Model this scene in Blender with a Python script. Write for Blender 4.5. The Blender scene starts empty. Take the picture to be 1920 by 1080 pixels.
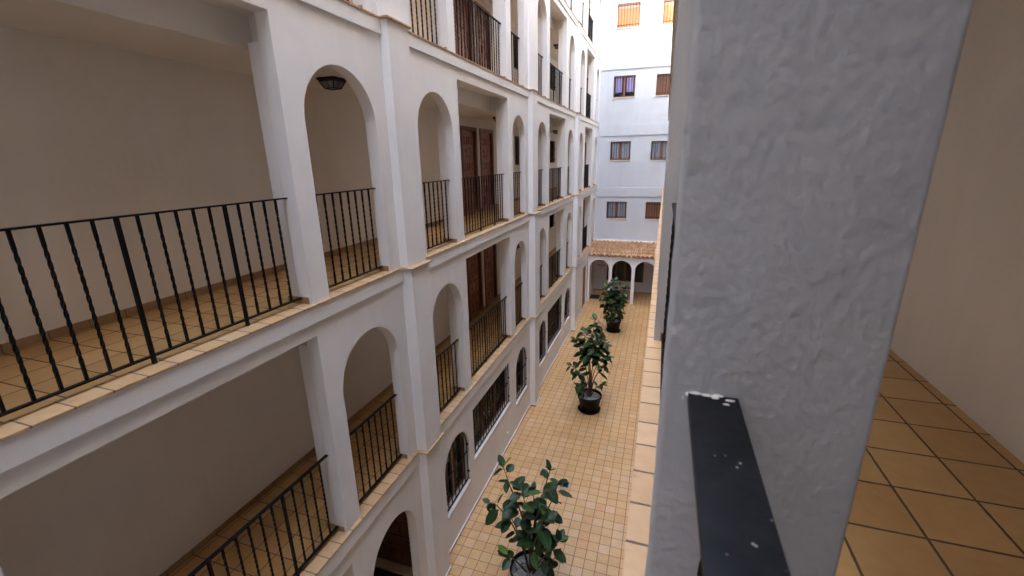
import bpy, bmesh, math, random
from mathutils import Vector, Matrix, Quaternion
R_ = math.radians
random.seed(7)
SC = bpy.context.scene
COL = SC.collection

# ------------------------------------------------------------------ camera
CAM_X, CAM_Z = 3.2018, 1.3463
PIT, YAW, ROL, FOC = -0.2849, -0.3277, -0.0189, 827.67
cd = bpy.data.cameras.new("camera")
cam = bpy.data.objects.new("camera", cd); COL.objects.link(cam)
fw = Vector((math.sin(YAW)*math.cos(PIT), math.cos(YAW)*math.cos(PIT), math.sin(PIT)))
rt = Vector((math.cos(YAW), -math.sin(YAW), 0)); up = rt.cross(fw)
r2 = rt*math.cos(ROL)+up*math.sin(ROL); u2 = -rt*math.sin(ROL)+up*math.cos(ROL)
cam.matrix_world = Matrix(((r2.x, u2.x, -fw.x, CAM_X), (r2.y, u2.y, -fw.y, 0), (r2.z, u2.z, -fw.z, CAM_Z), (0, 0, 0, 1)))
cd.sensor_fit = 'HORIZONTAL'; cd.sensor_width = 36.0
cd.lens = FOC/1920*36.0
cd.clip_start = 0.02; cd.clip_end = 1000
cd.dof.use_dof = True; cd.dof.focus_distance = 9.0; cd.dof.aperture_fstop = 6.5
SC.camera = cam

# ------------------------------------------------------------------ world, sun, exposure
SUN_EL, SX, SY = R_(56), 0.80, 0.60          # sun high over the left building, travelling +x +y
w = bpy.data.worlds.new("World"); SC.world = w; w.use_nodes = True
nt = w.node_tree; nt.nodes.clear()
sky = nt.nodes.new("ShaderNodeTexSky"); sky.sky_type = 'NISHITA'; sky.sun_disc = False
sky.sun_elevation = SUN_EL; sky.sun_rotation = math.atan2(-SX, -SY)
sky.air_density = 1.0; sky.dust_density = 2.5; sky.ozone_density = 1.0
bg = nt.nodes.new("ShaderNodeBackground"); bg.inputs[1].default_value = 0.15
ow = nt.nodes.new("ShaderNodeOutputWorld")
nt.links.new(sky.outputs[0], bg.inputs[0]); nt.links.new(bg.outputs[0], ow.inputs[0])
sd = bpy.data.lights.new("sun", 'SUN'); sd.energy = 2.0; sd.angle = R_(0.53); sd.color = (1.0, 0.94, 0.85)
so = bpy.data.objects.new("sun", sd); COL.objects.link(so)
sdir = Vector((SX*math.cos(SUN_EL), SY*math.cos(SUN_EL), -math.sin(SUN_EL)))
so.rotation_euler = sdir.to_track_quat('-Z', 'Y').to_euler(); so.location = (-20, -20, 40)
SC.view_settings.view_transform = 'Standard'; SC.view_settings.look = 'None'
SC.view_settings.exposure = 4.28; SC.view_settings.gamma = 1.0
SC.render.engine = 'CYCLES'
SC.cycles.max_bounces = 14; SC.cycles.diffuse_bounces = 10; SC.cycles.glossy_bounces = 4
SC.cycles.use_denoising = True
SC.cycles.sample_clamp_indirect = 6

# ------------------------------------------------------------------ materials
def new_mat(name):
    m = bpy.data.materials.new(name); m.use_nodes = True
    n = m.node_tree.nodes; b = n["Principled BSDF"]
    return m, m.node_tree, n, m.node_tree.links, b
def N(n, t, **kw):
    o = n.new(t)
    for k, v in kw.items(): setattr(o, k, v)
    return o
def coords(n, l, scale=None):
    t = N(n, "ShaderNodeTexCoord")
    if scale is None: return t.outputs['Object']
    mp = N(n, "ShaderNodeMapping"); mp.inputs['Scale'].default_value = scale
    l.new(t.outputs['Object'], mp.inputs['Vector']); return mp.outputs[0]
def noise(n, l, vec, scale, detail=4, rough=.55):
    o = N(n, "ShaderNodeTexNoise"); o.inputs['Scale'].default_value = scale
    o.inputs['Detail'].default_value = detail; o.inputs['Roughness'].default_value = rough
    l.new(vec, o.inputs['Vector']); return o.outputs['Fac']
def ramp(n, l, fac, stops):
    r = N(n, "ShaderNodeValToRGB"); e = r.color_ramp.elements
    while len(e) < len(stops): e.new(0.5)
    for i, (p, c) in enumerate(stops):
        e[i].position = p; e[i].color = (*c, 1) if len(c) == 3 else c
    l.new(fac, r.inputs[0]); return r.outputs[0]
def math_(n, l, op, a, b=None, c=None):
    o = N(n, "ShaderNodeMath", operation=op)
    for i, v in enumerate((a, b, c)):
        if v is None: continue
        if isinstance(v, (int, float)): o.inputs[i].default_value = v
        else: l.new(v, o.inputs[i])
    return o.outputs[0]
def mixc(n, l, fac, a, b, mode='MIX'):
    o = N(n, "ShaderNodeMix", data_type='RGBA', blend_type=mode)
    for s, v in ((o.inputs[0], fac), (o.inputs[6], a), (o.inputs[7], b)):
        if isinstance(v, (int, float)): s.default_value = v
        elif isinstance(v, tuple): s.default_value = (*v, 1)
        else: l.new(v, s)
    return o.outputs[2]
def bump(n, l, h, dist, strength=1.0, normal=None):
    o = N(n, "ShaderNodeBump"); o.inputs['Distance'].default_value = dist; o.inputs['Strength'].default_value = strength
    l.new(h, o.inputs['Height'])
    if normal is not None: l.new(normal, o.inputs['Normal'])
    return o.outputs[0]

def plaster(name, c1, c2, fine=70, fd=.0012, coarse=.0, rough=.85, stains=.5, bev=.012):
    m, t, n, l, b = new_mat(name)
    v = coords(n, l)
    big = noise(n, l, v, 1.3, 5, .6)
    streak = noise(n, l, coords(n, l, (3.0, 3.0, .45)), 2.2, 5, .6)
    f = math_(n, l, 'ADD', math_(n, l, 'MULTIPLY', big, .6), math_(n, l, 'MULTIPLY', streak, .4))
    col = ramp(n, l, f, [(.36, c2), (.58, c1)])
    sp = noise(n, l, v, 9, 3, .7)
    spot = ramp(n, l, sp, [(.68, (1, 1, 1)), (.80, (.86, .83, .79))])
    col = mixc(n, l, stains, col, spot, 'MULTIPLY')
    l.new(col, b.inputs['Base Color']); b.inputs['Roughness'].default_value = rough
    b.inputs['Specular IOR Level'].default_value = .12
    bv = N(n, "ShaderNodeBevel", samples=3); bv.inputs['Radius'].default_value = bev
    h1 = noise(n, l, v, fine, 3, .55)
    h2 = noise(n, l, v, 6.5, 3, .5)
    n1 = bump(n, l, h2, .010, .55, bv.outputs[0])
    n2 = bump(n, l, h1, fd, 1.0, n1)
    if coarse:
        h3 = noise(n, l, coords(n, l, (1, 1, .75)), 95, .6, .4)
        n2 = bump(n, l, h3, coarse*1.9, 1.0, n2)
    l.new(n2, b.inputs['Normal'])
    return m

def tiles(name, size, palette, grout, gw, off=(0, 0), axes='XY', bumpd=.0015, rough=.45, size2=None, stain=0.35, bev=0):
    """square tiles laid in the plane of two world axes, each tile with a tone of its own"""
    m, t, n, l, b = new_mat(name)
    v = coords(n, l)
    sp = N(n, "ShaderNodeSeparateXYZ"); l.new(v, sp.inputs[0])
    a = math_(n, l, 'DIVIDE', math_(n, l, 'SUBTRACT', sp.outputs[axes[0]], off[0]), size)
    c = math_(n, l, 'DIVIDE', math_(n, l, 'SUBTRACT', sp.outputs[axes[1]], off[1]), size2 or size)
    fa, fc = math_(n, l, 'FLOOR', a), math_(n, l, 'FLOOR', c)
    cb = N(n, "ShaderNodeCombineXYZ"); l.new(fa, cb.inputs[0]); l.new(fc, cb.inputs[1])
    wn = N(n, "ShaderNodeTexWhiteNoise", noise_dimensions='2D'); l.new(cb.outputs[0], wn.inputs['Vector'])
    k = len(palette)
    col = ramp(n, l, wn.outputs['Value'], [(i/k, p) for i, p in enumerate(palette)])
    col.node.color_ramp.interpolation = 'CONSTANT'
    # inner-tile mottling and floor-wide wear
    mot = ramp(n, l, noise(n, l, v, 14, 4, .6), [(.3, (.90, .88, .86)), (.7, (1.05, 1.05, 1.05))])
    col = mixc(n, l, .7, col, mot, 'MULTIPLY')
    wear = ramp(n, l, noise(n, l, v, 1.1, 5, .6), [(.35, (.86, .84, .82)), (.6, (1.04, 1.04, 1.04))])
    col = mixc(n, l, .55, col, wear, 'MULTIPLY')
    dark = ramp(n, l, noise(n, l, coords(n, l, (1.5, .7, 1)), 7, 6, .72), [(.60, (1, 1, 1)), (.74, (.50, .46, .42))])
    col = mixc(n, l, stain, col, dark, 'MULTIPLY')
    def edge(x, s):
        fr = math_(n, l, 'FRACT', x)
        d = math_(n, l, 'MINIMUM', fr, math_(n, l, 'SUBTRACT', 1.0, fr))
        return math_(n, l, 'MULTIPLY', d, s)
    e = math_(n, l, 'MINIMUM', edge(a, size), edge(c, size2 or size))
    wob = math_(n, l, 'MULTIPLY', math_(n, l, 'SUBTRACT', noise(n, l, v, 30, 2), .5), gw*.5)
    e = math_(n, l, 'ADD', e, wob)
    mr = N(n, "ShaderNodeMapRange", interpolation_type='SMOOTHSTEP')
    mr.inputs['From Min'].default_value = gw*.35; mr.inputs['From Max'].default_value = gw*.75
    l.new(e, mr.inputs['Value'])
    col = mixc(n, l, mr.outputs[0], grout, col)
    l.new(col, b.inputs['Base Color'])
    rg = math_(n, l, 'SUBTRACT', .92, math_(n, l, 'MULTIPLY', mr.outputs[0], .92-rough))
    rg = math_(n, l, 'ADD', rg, math_(n, l, 'MULTIPLY', math_(n, l, 'SUBTRACT', noise(n, l, v, 5, 3), .5), .25))
    l.new(rg, b.inputs['Roughness'])
    nm = None
    if bev:
        bv = N(n, "ShaderNodeBevel", samples=3); bv.inputs['Radius'].default_value = bev; nm = bv.outputs[0]
    n1 = bump(n, l, mr.outputs[0], bumpd, 1.0, nm)
    tilt = bump(n, l, noise(n, l, v, 9, 2), .003, .5, n1)
    l.new(tilt, b.inputs['Normal'])
    return m

def wood(name, c1, c2, rough=.45, axis='Z'):
    m, t, n, l, b = new_mat(name)
    s = {'Z': (14, 14, 1.2), 'X': (1.2, 14, 14), 'Y': (14, 1.2, 14)}[axis]
    f = noise(n, l, coords(n, l, s), 3, 6, .65)
    l.new(ramp(n, l, f, [(.3, c1), (.7, c2)]), b.inputs['Base Color'])
    b.inputs['Roughness'].default_value = rough
    l.new(bump(n, l, f, .001), b.inputs['Normal'])
    return m
def plain(name, c, rough=.5, metal=0., var=.12, sc=20, bd=.0, spec=None):
    m, t, n, l, b = new_mat(name)
    f = noise(n, l, coords(n, l), sc, 4)
    l.new(ramp(n, l, f, [(.3, tuple(x*(1-var) for x in c)), (.7, tuple(min(1, x*(1+var)) for x in c))]), b.inputs['Base Color'])
    b.inputs['Roughness'].default_value = rough; b.inputs['Metallic'].default_value = metal
    if spec is not None: b.inputs['Specular IOR Level'].default_value = spec
    if bd: l.new(bump(n, l, f, bd), b.inputs['Normal'])
    return m

M = {}
M['wall'] = plaster("facade_plaster", (.83, .815, .79), (.785, .77, .745))
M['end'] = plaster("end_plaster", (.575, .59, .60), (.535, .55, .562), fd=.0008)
M['near'] = plaster("shaded_near_plaster", (.48, .475, .47), (.44, .435, .43), fine=260, fd=.0005, coarse=.0011, stains=.3, bev=.006)  # greyer than the facade: the jamb's shade put into the colour, bounce lowered
M['cream'] = plaster("gallery_plaster", (.84, .79, .71), (.80, .745, .66), fd=.0008, stains=.3)
M['ceil'] = plaster("ceiling_plaster", (.84, .82, .77), (.80, .78, .73), fd=.0008, stains=.2)
pal = [(0.621, 0.378, 0.155), (0.625, 0.383, 0.16), (0.612, 0.361, 0.143), (0.63, 0.395, 0.181), (0.621, 0.378, 0.16), (0.608, 0.34, 0.143), (0.625, 0.387, 0.164), (0.639, 0.412, 0.206), (0.617, 0.37, 0.151), (0.603, 0.353, 0.139)]
M['court'] = tiles("courtyard_tile", .2, pal, (.19, .11, .055), .0095, off=(.155, .045), stain=.18)
palg = [(.55, .335, .13), (.575, .355, .145), (.53, .315, .12), (.59, .375, .16), (.54, .33, .135)]
M['gallery'] = tiles("gallery_tile", .28, palg, (.11, .07, .04), .009, off=(0, 0), stain=.25, rough=.35)
palc = [(.55, .35, .17), (.57, .37, .19), (.53, .33, .155), (.585, .39, .205), (.545, .345, .165)]
M['coping'] = tiles("coping_tile", 30, palc, (.16, .11, .07), .010, off=(-15, .148), size2=.199, stain=.9, bumpd=.003, rough=.6, bev=.004)
M['skirt'] = tiles("skirting_tile", .28, [(.36, .22, .11), (.38, .24, .125), (.34, .205, .10)], (.12, .08, .05), .006, axes='YZ', off=(0, -50), size2=100, stain=.3)
M['marble'] = plain("sill_stone", (.66, .57, .44), .5, var=.15, sc=12)
M['door'] = wood("door_wood", (.26, .085, .044), (.43, .165, .085), .40)
M['doorframe'] = wood("door_frame_wood", (.17, .058, .032), (.26, .095, .052), .45)
M['orange'] = wood("orange_door_wood", (.30, .10, .04), (.42, .16, .065), .5)
M['winwood'] = wood("window_wood", (.10, .042, .026), (.17, .075, .045), .45)
M['winframe'] = wood("window_frame_wood", (.16, .062, .03), (.26, .11, .055), .5)
M['shutter'] = wood("shutter_wood", (.62, .27, .085), (.74, .36, .13), .5, 'X')
M['shutdark'] = wood("shutter_dark_wood", (.16, .06, .03), (.26, .11, .055), .5)
M['iron'] = plain("black_iron", (.006, .006, .0065), .5, .0, .3, 60, .0006, spec=.18)
M['brass'] = plain("brass", (.42, .30, .14), .35, .8)
M['pot'] = plain("pot_plastic", (.009, .008, .0075), .55, 0, .2, 12, spec=.25)
M['bark'] = plain("stem_bark", (.085, .055, .035), .8, 0, .35, 25, .002)
M['gravel'] = plain("white_gravel", (.36, .345, .32), .85, 0, .6, 30)
M['mat'] = plain("doormat", (.02, .02, .02), .95, 0, .4, 120, .003)
M['mortar'] = plain("mortar", (.74, .72, .68), .9, 0, .1, 60, .001)
M['curtain_grey'] = None
def curtain(name, c1, c2, sc=26, axis=0):
    m, t, n, l, b = new_mat(name)
    s = [.02, .02, .02]; s[axis] = 1.0
    f = noise(n, l, coords(n, l, tuple(s)), sc, 3)
    l.new(ramp(n, l, f, [(.38, c1), (.62, c2)]), b.inputs['Base Color']); b.inputs['Roughness'].default_value = .9
    return m
M['curtain_grey'] = curtain("grey_curtain", (.38, .38, .40), (.78, .78, .80))
M['curtain_purple'] = curtain("purple_curtain", (.45, .28, .66), (.85, .72, .95))
M['curtain_side'] = curtain("pale_curtain", (.10, .10, .09), (.62, .60, .52), 9, 1)
M['dark_backing'] = plain("unlit_interior_dark", (.013, .010, .009), .9)  # near-black colour stands in for unlit interiors behind the glass
def glass():
    m, t, n, l, b = new_mat("window_glass")
    n.remove(b); out = n['Material Output']
    tr = N(n, "ShaderNodeBsdfTransparent"); tr.inputs[0].default_value = (.97, .98, .98, 1)
    gl = N(n, "ShaderNodeBsdfGlossy"); gl.inputs['Roughness'].default_value = .04
    fr = N(n, "ShaderNodeFresnel"); fr.inputs[0].default_value = 1.33
    mx = N(n, "ShaderNodeMixShader")
    l.new(fr.outputs[0], mx.inputs[0]); l.new(tr.outputs[0], mx.inputs[1]); l.new(gl.outputs[0], mx.inputs[2]); l.new(mx.outputs[0], out.inputs[0])
    return m
M['glass'] = glass()
def lampglass():
    m, t, n, l, b = new_mat("lantern_glass")
    b.inputs['Base Color'].default_value = (.55, .56, .55, 1); b.inputs['Roughness'].default_value = .18
    b.inputs['Transmission Weight'].default_value = .6
    return m
M['lampglass'] = lampglass()
def leaf_mat():
    m, t, n, l, b = new_mat("rubber_leaf")
    uv = N(n, "ShaderNodeUVMap"); sp = N(n, "ShaderNodeSeparateXYZ"); l.new(uv.outputs[0], sp.inputs[0])
    mid = math_(n, l, 'ABSOLUTE', math_(n, l, 'SUBTRACT', sp.outputs[0], .5))
    rib = ramp(n, l, mid, [(.0, (1, 1, 1)), (.035, (0, 0, 0))])
    at = N(n, "ShaderNodeAttribute", attribute_name="tone")
    base = ramp(n, l, at.outputs['Fac'], [(0, (.018, .042, .013)), (.55, (.029, .070, .020)), (.85, (.052, .118, .028)), (1.0, (.17, .26, .05))])
    g = noise(n, l, coords(n, l), 18, 3)
    base = mixc(n, l, .6, base, ramp(n, l, g, [(.3, (.7, .75, .7)), (.7, (1.2, 1.15, 1.1))]), 'MULTIPLY')
    base = mixc(n, l, math_(n, l, 'MULTIPLY', rib, .55), base, (.16, .22, .10))
    l.new(base, b.inputs['Base Color']); b.inputs['Roughness'].default_value = .40
    b.inputs['Specular IOR Level'].default_value = .35
    return m
M['leaf'] = leaf_mat()
def rooftile():
    m, t, n, l, b = new_mat("roof_tile")
    at = N(n, "ShaderNodeAttribute", attribute_name="tone")
    base = ramp(n, l, at.outputs['Fac'], [(0, (.50, .27, .13)), (.5, (.60, .36, .19)), (1, (.68, .45, .26))])
    g = ramp(n, l, noise(n, l, coords(n, l), 7, 5, .7), [(.30, (.42, .36, .30)), (.42, (.95, .95, .95)), (.7, (1.1, 1.08, 1.05))])
    l.new(mixc(n, l, .85, base, g, 'MULTIPLY'), b.inputs['Base Color']); b.inputs['Roughness'].default_value = .85
    l.new(bump(n, l, noise(n, l, coords(n, l), 60, 3), .002), b.inputs['Normal'])
    return m
M['roof'] = rooftile()
def railpaint():
    m, t, n, l, b = new_mat("speckled_black_paint")
    v = coords(n, l)
    vo = N(n, "ShaderNodeTexVoronoi"); vo.inputs['Scale'].default_value = 95; l.new(v, vo.inputs['Vector'])
    d = ramp(n, l, vo.outputs['Distance'], [(.10, (1, 1, 1)), (.16, (0, 0, 0))])
    g = ramp(n, l, noise(n, l, v, 24, 2), [(.56, (0, 0, 0)), (.62, (1, 1, 1))])
    f = math_(n, l, 'MULTIPLY', d, g)
    base = ramp(n, l, noise(n, l, v, 40, 4), [(.3, (.006, .0065, .008)), (.7, (.013, .014, .017))])
    l.new(mixc(n, l, math_(n, l, 'MULTIPLY', f, .75), base, (.5, .5, .5)), b.inputs['Base Color'])
    b.inputs['Roughness'].default_value = .5; b.inputs['Specular IOR Level'].default_value = .22
    l.new(bump(n, l, noise(n, l, v, 180, 3), .0004), b.inputs['Normal'])
    return m
M['railpaint'] = railpaint()

# ------------------------------------------------------------------ mesh helpers
class MB:
    def __init__(s): s.v = []; s.f = []; s.tone = []; s.uv = {}
    def quad(s, *p):
        i = len(s.v); s.v += [tuple(q) for q in p]; s.f.append(tuple(range(i, i+len(p))))
    def box(s, x0, x1, y0, y1, z0, z1):
        if x0 > x1: x0, x1 = x1, x0
        if y0 > y1: y0, y1 = y1, y0
        i = len(s.v)
        s.v += [(x, y, z) for x in (x0, x1) for y in (y0, y1) for z in (z0, z1)]
        for f in ((0, 1, 3, 2), (4, 6, 7, 5), (0, 4, 5, 1), (2, 3, 7, 6), (0, 2, 6, 4), (1, 5, 7, 3)):
            s.f.append(tuple(i+k for k in f))
        return s
    def tube(s, pts, rad, n=8, cap=True):
        pts = [Vector(p) for p in pts]; rings = []
        if not hasattr(rad, '__len__'): rad = [rad]*len(pts)
        ref = Vector((0.13, 0.27, .95)).normalized()
        for k, p in enumerate(pts):
            d = (pts[min(k+1, len(pts)-1)]-pts[max(k-1, 0)]).normalized()
            a = d.cross(ref)
            if a.length < 1e-3: a = d.cross(Vector((1, 0, 0)))
            a.normalize(); b = d.cross(a); i = len(s.v)
            for j in range(n):
                t = 2*math.pi*j/n; s.v.append(tuple(p+(a*math.cos(t)+b*math.sin(t))*rad[k]))
            rings.append(i)
        for k in range(len(rings)-1):
            for j in range(n):
                s.f.append((rings[k]+j, rings[k]+(j+1) % n, rings[k+1]+(j+1) % n, rings[k+1]+j))
        if cap:
            s.f.append(tuple(rings[0]+j for j in range(n))[::-1]); s.f.append(tuple(rings[-1]+j for j in range(n)))
        return s
    def lathe(s, cx, cy, prof, n=40):
        rings = []
        for r, z in prof:
            i = len(s.v); rings.append(i)
            for j in range(n):
                t = 2*math.pi*j/n; s.v.append((cx+r*math.cos(t), cy+r*math.sin(t), z))
        for k in range(len(rings)-1):
            for j in range(n):
                s.f.append((rings[k]+j, rings[k]+(j+1) % n, rings[k+1]+(j+1) % n, rings[k+1]+j))
        return s
    def prism(s, poly, axis, a, b):
        """extrude a 2D polygon along an axis (0=x: poly in y,z; 1=y: poly in x,z; 2=z)"""
        def P(p, t): return {0: (t, p[0], p[1]), 1: (p[0], t, p[1]), 2: (p[0], p[1], t)}[axis]
        i = len(s.v); n = len(poly)
        s.v += [P(p, a) for p in poly]+[P(p, b) for p in poly]
        s.f.append(tuple(range(i, i+n))[::-1]); s.f.append(tuple(range(i+n, i+2*n)))
        for j in range(n): s.f.append((i+j, i+(j+1) % n, i+n+(j+1) % n, i+n+j))
        return s
    def mesh(s, name, mat, smooth=False, recalc=True):
        me = bpy.data.meshes.new(name); me.from_pydata(s.v, [], s.f)
        if recalc:
            bm = bmesh.new(); bm.from_mesh(me); bmesh.ops.recalc_face_normals(bm, faces=bm.faces); bm.to_mesh(me); bm.free()
        me.materials.append(mat)
        if smooth:
            me.polygons.foreach_set('use_smooth', [True]*len(me.polygons))
        if s.tone:
            a = me.attributes.new("tone", 'FLOAT', 'POINT'); a.data.foreach_set('value', s.tone)
        me.update(); return me
    def part(s, name, mat, parent, smooth=False, label=None, recalc=True):
        return link(name, s.mesh(name, mat, smooth, recalc), parent, label)
ROOTLOC = {}
def link(name, data, parent=None, label=None, loc=None):
    """children are given in world coordinates; the parent's own offset is taken out"""
    o = bpy.data.objects.new(name, data); COL.objects.link(o)
    if loc is not None: o.location = loc
    if parent is not None:
        o.parent = parent
        wl = WL(parent)
        o.matrix_parent_inverse = Matrix.Translation(-wl)
    if label: o['label'] = label
    return o
def WL(o):
    return Vector(ROOTLOC.get(o.name, (0, 0, 0)))
def thing(name, label, cat, loc=(0, 0, 0), group=None):
    o = bpy.data.objects.new(name, None); COL.objects.link(o); o.location = loc
    o['label'] = label; o['category'] = cat
    if group: o['group'] = group
    ROOTLOC[o.name] = tuple(loc); return o
def tag(o, label, cat, group=None):
    o['label'] = label; o['category'] = cat
    if group: o['group'] = group
    return o
def struct(o): o['kind'] = 'structure'; return o

# ------------------------------------------------------------------ levels and bays
G = -5.52
LV = {0: G, 1: -2.8, 2: 0.0, 3: 2.9, 4: 5.8, 5: 8.7}
TOP = 12.8
CT = .011                     # coping thickness
W = 3.215                    # right facade plane
YN, YE = -3.2, 23.0
BAYS = [[(-.42, .62), (.87, 3.29), (3.54, 4.66)],
        [(5.60, 6.68), (6.92, 9.35), (9.65, 10.60)],
        [(11.75, 12.68), (13.0, 15.2), (15.67, 16.56)],
        [(17.78, 18.73), (19.1, 21.1), (21.8, 22.7)]]
PIL = [(4.88, 5.33), (10.85, 11.30), (16.85, 17.28)]
ARCH_H = {0: 2.10, 1: 2.22, 2: 2.28, 3: 2.30, 4: 2.30}
RECT_H = {0: 2.18, 1: 2.47, 2: 2.56, 3: 2.56, 4: 2.56}

def wall_panel(mb, X, y0, y1, z0, z1, ops, t):
    """plaster sheet at x=X (front) and x=X-t (back) with openings (ya, yb, zb, zt, arch)"""
    ops = sorted(ops); y = y0
    def rect(a, b, c, d):
        if b-a > 1e-5 and d-c > 1e-5:
            mb.quad((X, a, c), (X, b, c), (X, b, d), (X, a, d))
            mb.quad((X-t, a, c), (X-t, a, d), (X-t, b, d), (X-t, b, c))
    for (ya, yb, zb, zt, arch) in ops:
        rect(y, ya, z0, z1); rect(ya, yb, z0, zb)
        r = (yb-ya)/2; sp = zt-r if arch else zt
        mb.quad((X, ya, zb), (X-t, ya, zb), (X-t, ya, sp), (X, ya, sp))
        mb.quad((X, yb, zb), (X, yb, sp), (X-t, yb, sp), (X-t, yb, zb))
        if zb > z0+1e-4: mb.quad((X, ya, zb), (X, yb, zb), (X-t, yb, zb), (X-t, ya, zb))
        n = 28 if arch else 1
        pr = None
        for k in range(n+1):
            if arch:
                th = math.pi*(1-k/n); p = (ya+r+r*math.cos(th), sp+r*math.sin(th))
            else: p = (ya+(yb-ya)*k/n, zt)
            if pr:
                mb.quad((X, pr[0], pr[1]), (X, p[0], p[1]), (X, p[0], z1), (X, pr[0], z1))
                mb.quad((X-t, pr[0], pr[1]), (X-t, pr[0], z1), (X-t, p[0], z1), (X-t, p[0], p[1]))
                mb.quad((X, pr[0], pr[1]), (X-t, pr[0], pr[1]), (X-t, p[0], p[1]), (X, p[0], p[1]))
            pr = p
        y = yb
    rect(y, y1, z0, z1)

# ------------------------------------------------------------------ shared meshes
def twist_bar(name, L, s, turns, segs, plainends=.12):
    mb = MB(); rings = []
    for k in range(segs+1):
        z = L*k/segs
        f = min(1, max(0, (z/L-plainends)/(1-2*plainends))); a = math.pi/4+turns*2*math.pi*f
        i = len(mb.v); rings.append(i)
        for j in range(4):
            q = a+j*math.pi/2; mb.v.append((s*.7071*math.cos(q), s*.7071*math.sin(q), z))
    for k in range(segs):
        for j in range(4):
            mb.f.append((rings[k]+j, rings[k]+(j+1) % 4, rings[k+1]+(j+1) % 4, rings[k+1]+j))
    return mb.mesh(name, M['iron'])
BAR = twist_bar("baluster", .955, .017, 3, 36)
POST = twist_bar("railing_post", 1.10, .024, 0, 2)
RAILCACHE = {}
def railing(root, x, ya, yb, zf, handmat=None, label=None, near=False):
    key = (round(yb-ya, 3), near)
    if key not in RAILCACHE:
        mb = MB(); hw = .019 if not near else .031
        mb.box(-hw, hw, 0, yb-ya, 1.022, 1.034 if not near else 1.036)
        mb2 = MB(); mb2.box(-.017, .017, 0, yb-ya, .052, .064)
        RAILCACHE[key] = (mb.mesh("railing", handmat or M['iron']), mb2.mesh("bottom_rail", M['iron']))
    rl = link("railing", RAILCACHE[key][0], root, label, loc=(x, ya, zf))
    o = bpy.data.objects.new("bottom_rail", RAILCACHE[key][1]); COL.objects.link(o); o.parent = rl
    n = max(2, round((yb-ya)/.128)); posts = ()
    if yb-ya > 1.6: posts = (round(n*.42), round(n*.75))
    for k in range(1, n+(0 if not near else 0)):
        y = ya+(yb-ya)*k/n
        d = POST if k in posts else BAR
        o = bpy.data.objects.new("post" if k in posts else "baluster", d); COL.objects.link(o)
        o.parent = rl; o.location = (0 if k not in posts else .006, (yb-ya)*k/n, .066 if k not in posts else -.07)
    return rl

def make_door_meshes(w_, h_):
    """door seen along +x, standing in plane x=0, y 0..w, z 0..h"""
    fr = MB(); t = .085; e = .002
    fr.box(-.098, .02, e, t, 0, h_-e); fr.box(-.098, .02, w_-t, w_-e, 0, h_-e); fr.box(-.098, .02, t, w_-t, h_-t, h_-e)
    lf = MB(); a, b, H = t, w_-t, h_-t
    lf.box(-.095, -.065, a, b, 0.01, H)
    rows = 6; W2 = b-a; rh = (H-.16)/rows
    for r in range(rows):
        z0 = .08+r*rh+.02; z1 = .08+(r+1)*rh-.02
        if r % 2 == 0:   # one wide fretted field with a block between two brackets
            for s0, s1 in ((.05, .33), (.67, .95)):
                y0, y1 = a+W2*s0, a+W2*s1
                lf.box(-0.065, -0.045, y0, y1, z0, z1)
                lf.box(-0.045, -0.035, y0+.03, y1-.03, z0+.05, z1-.05)
            lf.box(-0.065, -0.035, a+W2*.38, a+W2*.62, z0+.03, z1-.03)
            lf.box(-0.065, -0.047, a+W2*.33, a+W2*.67, (z0+z1)/2-.025, (z0+z1)/2+.025)
        else:
            y0, y1 = a+W2*.05, a+W2*.95
            q = .045
            lf.box(-0.065, -0.045, y0, y1, z1-q, z1); lf.box(-0.065, -0.045, y0, y1, z0, z0+q)
            for s0, s1 in ((.05, .15), (.28, .38), (.46, .54), (.62, .72), (.85, .95)):
                lf.box(-0.065, -0.042, a+W2*s0, a+W2*s1, z0+q, z1-q)
            lf.box(-0.065, -0.038, a+W2*.18, a+W2*.25, z0+.09, z1-.09)
            lf.box(-0.065, -0.038, a+W2*.75, a+W2*.82, z0+.09, z1-.09)
    kn = MB()
    kn.tube([(-.078, a+.07, .98), (-.03, a+.07, .98)], .014, 8)
    kn.tube([(-.035, a+.07, .98), (-.02, a+.07, .98), (-.005, a+.07, .98), (.004, a+.07, .98)], [.02, .034, .030, .012], 12)
    kk = MB(); kk.tube([(-.066, a+W2*.5, 1.42), (-.035, a+W2*.5, 1.42)], .042, 12)
    return (fr.mesh("door", M['doorframe']), lf.mesh("door_leaf", M['door']), kn.mesh("door_knob", M['brass'], True), kk.mesh("door_knocker", M['iron']))
DOORM = {}
def door(root, x, y, zf, w_=.965, h_=2.12, rot=0, label=None):
    k = (w_, h_)
    if k not in DOORM: DOORM[k] = make_door_meshes(w_, h_)
    d = link("door", DOORM[k][0], root, label, loc=(x, y, zf)); d.rotation_euler.z = rot
    for nm, me in (("leaf", DOORM[k][1]), ("knob", DOORM[k][2]), ("knocker", DOORM[k][3])):
        o = bpy.data.objects.new(nm, me); COL.objects.link(o); o.parent = d
    return d

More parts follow.
